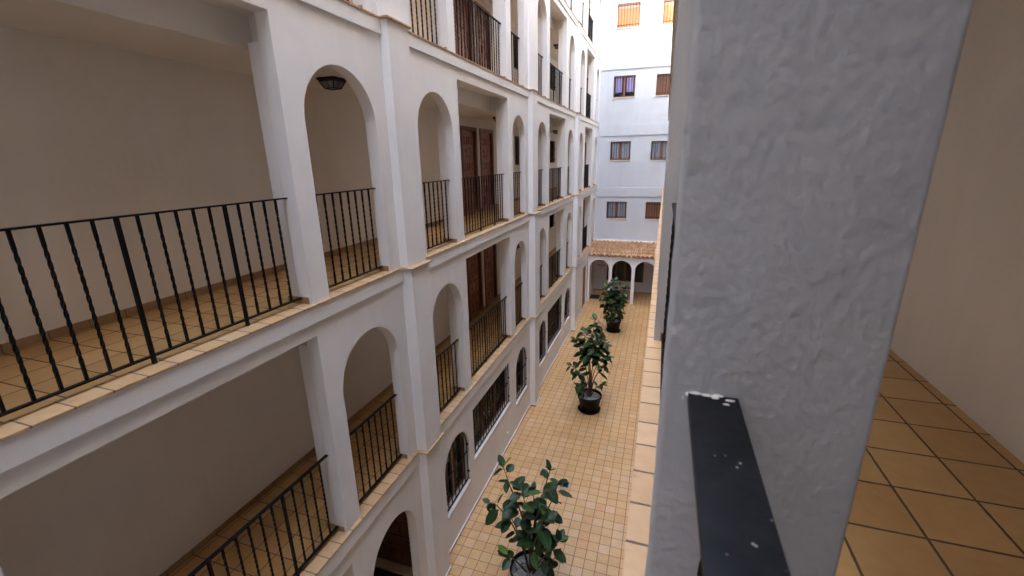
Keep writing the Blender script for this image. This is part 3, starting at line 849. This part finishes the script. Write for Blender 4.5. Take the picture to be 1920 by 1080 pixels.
# ------------------------------------------------------------------ ceiling lanterns
def lantern_meshes():
    f = MB()
    f.box(-.14, .14, -.14, .14, -.022, 0)
    def frust(a, za, b, zb, mb, w_=.011):
        for sx, sy in ((1, 1), (1, -1), (-1, -1), (-1, 1)): mb.tube([(sx*a, sy*a, za), (sx*b, sy*b, zb)], w_, 4)
    # sloping roof of the lantern
    i = len(f.v); f.v += [(s*.15, t*.15, -.022) for s, t in ((1, 1), (-1, 1), (-1, -1), (1, -1))]+[(s*.13, t*.13, -.05) for s, t in ((1, 1), (-1, 1), (-1, -1), (1, -1))]
    for j in range(4): f.f.append((i+j, i+(j+1) % 4, i+4+(j+1) % 4, i+4+j))
    f.f.append((i, i+1, i+2, i+3)); f.f.append((i+7, i+6, i+5, i+4))
    frust(.122, -.05, .075, -.165, f)
    for a, z in ((.122, -.055), (.075, -.165)):
        for s in (1, -1):
            f.tube([(-a, s*a, z), (a, s*a, z)], .011, 4); f.tube([(s*a, -a, z), (s*a, a, z)], .011, 4)
    for s in (1, -1):
        f.tube([(s*.122, 0, -.05), (s*.075, 0, -.165)], .006, 4); f.tube([(0, s*.122, -.05), (0, s*.075, -.165)], .006, 4)
    g = MB(); i = len(g.v)
    g.v += [(s*.118, t*.118, -.055) for s, t in ((1, 1), (-1, 1), (-1, -1), (1, -1))]+[(s*.072, t*.072, -.163) for s, t in ((1, 1), (-1, 1), (-1, -1), (1, -1))]
    for j in range(4): g.f.append((i+j, i+(j+1) % 4, i+4+(j+1) % 4, i+4+j))
    g.f.append((i+7, i+6, i+5, i+4))
    for q in (f, g): q.v = [(x*.88, y*.88, z*.72) for x, y, z in q.v]
    return f.mesh("lantern_frame", M['iron']), g.mesh("lantern_glass", M['lampglass'])
LF, LG = lantern_meshes()
def lantern(y, lv, label):
    z = LV[lv]+2.34
    t = thing("ceiling_lantern", label, "lantern", (-.78, y, z), "black lanterns on the gallery ceilings")
    for nm, me in (("frame", LF), ("glass", LG)):
        o = bpy.data.objects.new(nm, me); COL.objects.link(o); o.parent = t
lantern(4.95, 2, "large black lantern on the ceiling inside the nearest big arch")
lantern(10.97, 2, "black lantern to the right of the two carved doors with the full-width railing below")
lantern(17.3, 2, "black lantern above the small barred window, middle gallery of the third bay")
lantern(17.3, 3, "black lantern one gallery above the small barred window's lantern, third bay")
lantern(10.97, 1, "black lantern in the lowest gallery, past the two dark doors")

# ------------------------------------------------------------------ potted rubber plants
def leaf(mb, base, d, L, rr, tone=None, upv=None):
    """oval leathery leaf: 2 halves x 6 rows, folded on the midrib and curling down"""
    d = d.normalized(); upv = upv or Vector((rr.uniform(-.5, .5), rr.uniform(-.5, .5), 1))
    side = d.cross(upv)
    if side.length < 1e-3: side = Vector((1, 0, 0))
    side.normalize(); nrm = side.cross(d)
    wd = L*rr.uniform(.54, .70)/2; n = 7; i = len(mb.v); droop = rr.uniform(.05, .30)
    tone = rr.random()**1.3*.8 if tone is None else tone; fold = rr.uniform(.08, .30)
    for k in range(n+1):
        t = k/n; prof = math.sin(math.pi*min(1, (t*.96+.02))**.85)**.75*wd if 0 < k < n else wd*.04
        c = base+d*L*t-nrm*L*droop*t*t+nrm*.02*L*math.sin(t*9)
        for s, uu in ((-1, 0), (-.5, .25), (0, .5), (.5, .75), (1, 1)):
            p = c+side*prof*s+nrm*prof*(abs(s)**1.2)*fold
            mb.v.append(tuple(p)); mb.tone.append(tone); mb.uv[len(mb.v)-1] = (uu, t)
    for k in range(n):
        for j in range(4): mb.f.append((i+k*5+j, i+k*5+j+1, i+(k+1)*5+j+1, i+(k+1)*5+j))

def spline(pts, n=8):
    pts = [Vector(p) for p in pts]; P = [pts[0]]+pts+[pts[-1]]; out = []
    for i in range(1, len(P)-2):
        for k in range(n):
            t = k/n; a, b, c, d = P[i-1], P[i], P[i+1], P[i+2]
            out.append(.5*((2*b)+(c-a)*t+(2*a-5*b+4*c-d)*t*t+(3*b-a-3*c+d)*t**3))
    out.append(pts[-1]); return out

def plant(label, cx, cy, seed, branches, pot_r=.335, pot_h=.50, LL=(.15, .26), dens=1.0, sparse=.35):
    """branches: lists of points relative to the pot centre at floor level; leaves grow along the outer part"""
    rr = random.Random(seed)
    t = thing("potted_rubber_plant", label, "potted plant", (cx, cy, G), "dark potted rubber plants down the courtyard")
    r0, h = pot_r, pot_h
    m = MB().lathe(cx, cy, [(0.0, G+.02), (r0*.70, G+.02), (r0*.74, G+.05), (r0*.94, G+h-.085), (r0*1.0, G+h-.08), (r0*1.02, G+h-.01), (r0*1.0, G+h), (r0*.95, G+h), (r0*.93, G+h-.06), (r0*.9, G+h-.10)], 48)
    m.part("pot", M['pot'], t, smooth=True)
    m = MB().lathe(cx, cy, [(0, G+.003), (r0*.80, G+.003), (r0*.93, G+.045), (r0*.95, G+.06), (r0*.92, G+.062), (r0*.88, G+.05), (r0*.78, G+.018), (0, G+.016)], 48)
    m.part("saucer", M['pot'], t, smooth=True)
    m = MB().lathe(cx, cy, [(0, G+h-.07), (r0*.92, G+h-.075)], 32)
    for k in range(420):
        a, q = rr.uniform(0, 2*math.pi), r0*.9*math.sqrt(rr.random())
        blob_low(m, (cx+q*math.cos(a), cy+q*math.sin(a), G+h-.066+rr.uniform(-.004, .008)), rr.uniform(.008, .017), rr)
    m.part("gravel", M['gravel'], t)
    st = MB(); fo = MB()
    for bi, br in enumerate(branches):
        pts = spline([(cx+p[0], cy+p[1], G+p[2]) for p in br], 7)
        n = len(pts); ra = rr.uniform(.013, .019); rb = .005
        st.tube(pts, [ra+(rb-ra)*k/(n-1) for k in range(n)], 7)
        tot = sum((pts[k+1]-pts[k]).length for k in range(n-1)); acc = 0; nxt = tot*sparse; ang = rr.uniform(0, 6.28)
        for k in range(n-1):
            seg = (pts[k+1]-pts[k]); acc += seg.length
            while acc > nxt:
                p = pts[k+1]; dd = seg.normalized(); ang += 2.4+rr.uniform(-.4, .4)
                a = dd.cross(Vector((.2, .9, .1))).normalized(); b = dd.cross(a)
                f = nxt/tot
                out = (a*math.cos(ang)+b*math.sin(ang))
                dirn = out*(1.0)+dd*rr.uniform(.0, .5)+Vector((0, 0, rr.uniform(-.75, .25)))
                L = rr.uniform(*LL)*(1.0 if f < .85 else .8)
                st.tube([p, p+dirn.normalized()*.035], .004, 5, cap=False)
                leaf(fo, p+dirn.normalized()*.03, dirn, L, rr)
                nxt += rr.uniform(.045, .085)/dens
        tip = pts[-1]; dd = (pts[-1]-pts[-2]).normalized()
        for k in range(rr.choice((3, 4, 5))):
            an = rr.uniform(0, 6.28); a = dd.cross(Vector((.2, .9, .1))).normalized(); b = dd.cross(a)
            leaf(fo, tip, dd*rr.uniform(.5, 1.2)+(a*math.cos(an)+b*math.sin(an))*.8, rr.uniform(LL[0]*.6, LL[1]*.7), rr, tone=rr.choice((.5, .7, .9, 1.0)) if rr.random() < .25 else None)
    st.part("stem", M['bark'], t, smooth=True)
    me = fo.mesh("foliage", M['leaf'], smooth=True, recalc=False)
    uvl = me.uv_layers.new(name="UVMap")
    for lp in me.loops: uvl.data[lp.index].uv = fo.uv[lp.vertex_index]
    link("foliage", me, t)
    return t
ICO = None
def blob_low(mb, c, r, rr):
    i = len(mb.v)
    for v in ((1, 0, 0), (-1, 0, 0), (0, 1, 0), (0, -1, 0), (0, 0, 1), (0, 0, -1)):
        k = r*rr.uniform(.7, 1.2); mb.v.append((c[0]+v[0]*k, c[1]+v[1]*k, c[2]+v[2]*k*.7))
    for a in ((0, 2, 4), (2, 1, 4), (1, 3, 4), (3, 0, 4), (2, 0, 5), (1, 2, 5), (3, 1, 5), (0, 3, 5)): mb.f.append(tuple(i+x for x in a))

SKIRT = [[(.04*math.cos(a), .04*math.sin(a), .44), (.20*math.cos(a), .20*math.sin(a), .70), (.34*math.cos(a), .34*math.sin(a), .68+.05*math.sin(3*a))] for a in (.5, 2.3, 3.3, 4.0)]
# nearest plant: tall open crown with separate long shoots
plant("rubber plant nearest the camera, open crown with long separate shoots", 1.60, 5.38, 11, [
    [(0, 0, .42), (-.03, .02, .9), (-.16, .05, 1.45), (-.32, .02, 1.95), (-.44, .05, 2.28)],
    [(.01, .02, .42), (0, .0, 1.0), (-.06, 0, 1.6), (-.14, .0, 1.98)],
    [(.03, 0, .42), (.05, .0, 1.0), (.12, 0, 1.6), (.22, .02, 2.05), (.30, .05, 2.38)],
    [(.04, .03, .42), (.10, .05, 1.0), (.25, .05, 1.6), (.38, .02, 2.0), (.43, .02, 2.20)],
    [(-.03, 0, .42), (-.12, -.02, .85), (-.30, -.05, 1.35), (-.55, -.05, 1.62), (-.66, -.02, 1.60)],
    [(-.05, .05, .42), (-.15, .08, .8), (-.28, .12, 1.1), (-.40, .15, 1.30)],
    [(.05, -.05, .42), (.18, -.08, .75), (.32, -.10, 1.0), (.48, -.08, 1.25)],
    [(0, -.05, .42), (.05, -.12, .9), (.15, -.18, 1.3), (.30, -.2, 1.70)],
    [(-.05, -.05, .42), (-.18, -.15, .70), (-.32, -.20, .85)],
    [(.05, .0, .42), (.22, .02, .62), (.42, .02, .80)],
    [(.0, .05, .42), (.02, .10, 1.1), (.05, .15, 1.5), (-.02, .2, 1.8)],
], sparse=.42, dens=.60, LL=(.19, .32))
plant("rubber plant in the middle, tall bare stems under a bushy crown", 1.66, 11.12, 23, [
    [(0, 0, .42), (.0, 0, 1.0), (-.05, 0, 1.7), (.02, 0, 2.3), (.08, 0, 2.72)],
    [(.02, 0, .42), (.06, .02, 1.0), (.22, .02, 1.6), (.38, .0, 2.05)],
    [(-.02, 0, .42), (-.06, 0, .95), (-.22, .0, 1.6), (-.42, .0, 2.1)],
    [(.0, .03, .42), (.02, .06, 1.1), (.12, .1, 1.8), (.20, .1, 2.3)],
    [(-.02, .02, .42), (-.04, .05, 1.1), (-.16, .1, 1.8), (-.22, .1, 2.3)],
    [(.03, -.03, .42), (.10, -.06, .95), (.28, -.1, 1.35), (.46, -.1, 1.75)],
    [(-.03, -.03, .42), (-.12, -.05, .9), (-.34, -.08, 1.2), (-.52, -.1, 1.35)],
    [(0, -.03, .42), (.02, -.1, 1.1), (.0, -.16, 1.7), (.08, -.18, 2.1)],
    [(.02, 0, .42), (.04, .0, 1.2), (.10, -.03, 1.9), (.28, -.05, 2.25)],
] + SKIRT, sparse=.60, dens=1.75, LL=(.19, .31))
plant("rubber plant farthest from the camera, dense crown in front of the porch", 1.66, 17.32, 37, [
    [(0, 0, .42), (.0, 0, 1.0), (-.05, 0, 1.6), (-.02, 0, 2.15)],
    [(.02, 0, .42), (.08, .02, .9), (.25, .02, 1.4), (.42, .0, 1.85)],
    [(-.02, 0, .42), (-.08, 0, .9), (-.26, .0, 1.4), (-.40, .0, 1.85)],
    [(.0, .03, .42), (.02, .06, 1.1), (.14, .1, 1.6), (.16, .1, 2.0)],
    [(-.02, .02, .42), (-.04, .05, 1.0), (-.18, .1, 1.5), (-.22, .1, 1.95)],
    [(.03, -.03, .42), (.10, -.06, .85), (.28, -.1, 1.15), (.46, -.1, 1.4)],
    [(-.03, -.03, .42), (-.12, -.05, .8), (-.34, -.08, 1.1), (-.50, -.1, 1.35)],
    [(0, -.03, .42), (.02, -.1, 1.0), (.0, -.16, 1.4), (.06, -.18, 1.8)],
    [(.0, -.02, .42), (.10, -.12, .8), (.2, -.2, 1.1), (.26, -.22, 1.5)],
    [(.0, -.02, .42), (-.10, -.14, .8), (-.16, -.2, 1.2), (-.22, -.22, 1.6)],
] + SKIRT, sparse=.38, dens=1.9, LL=(.18, .29), pot_r=.31)
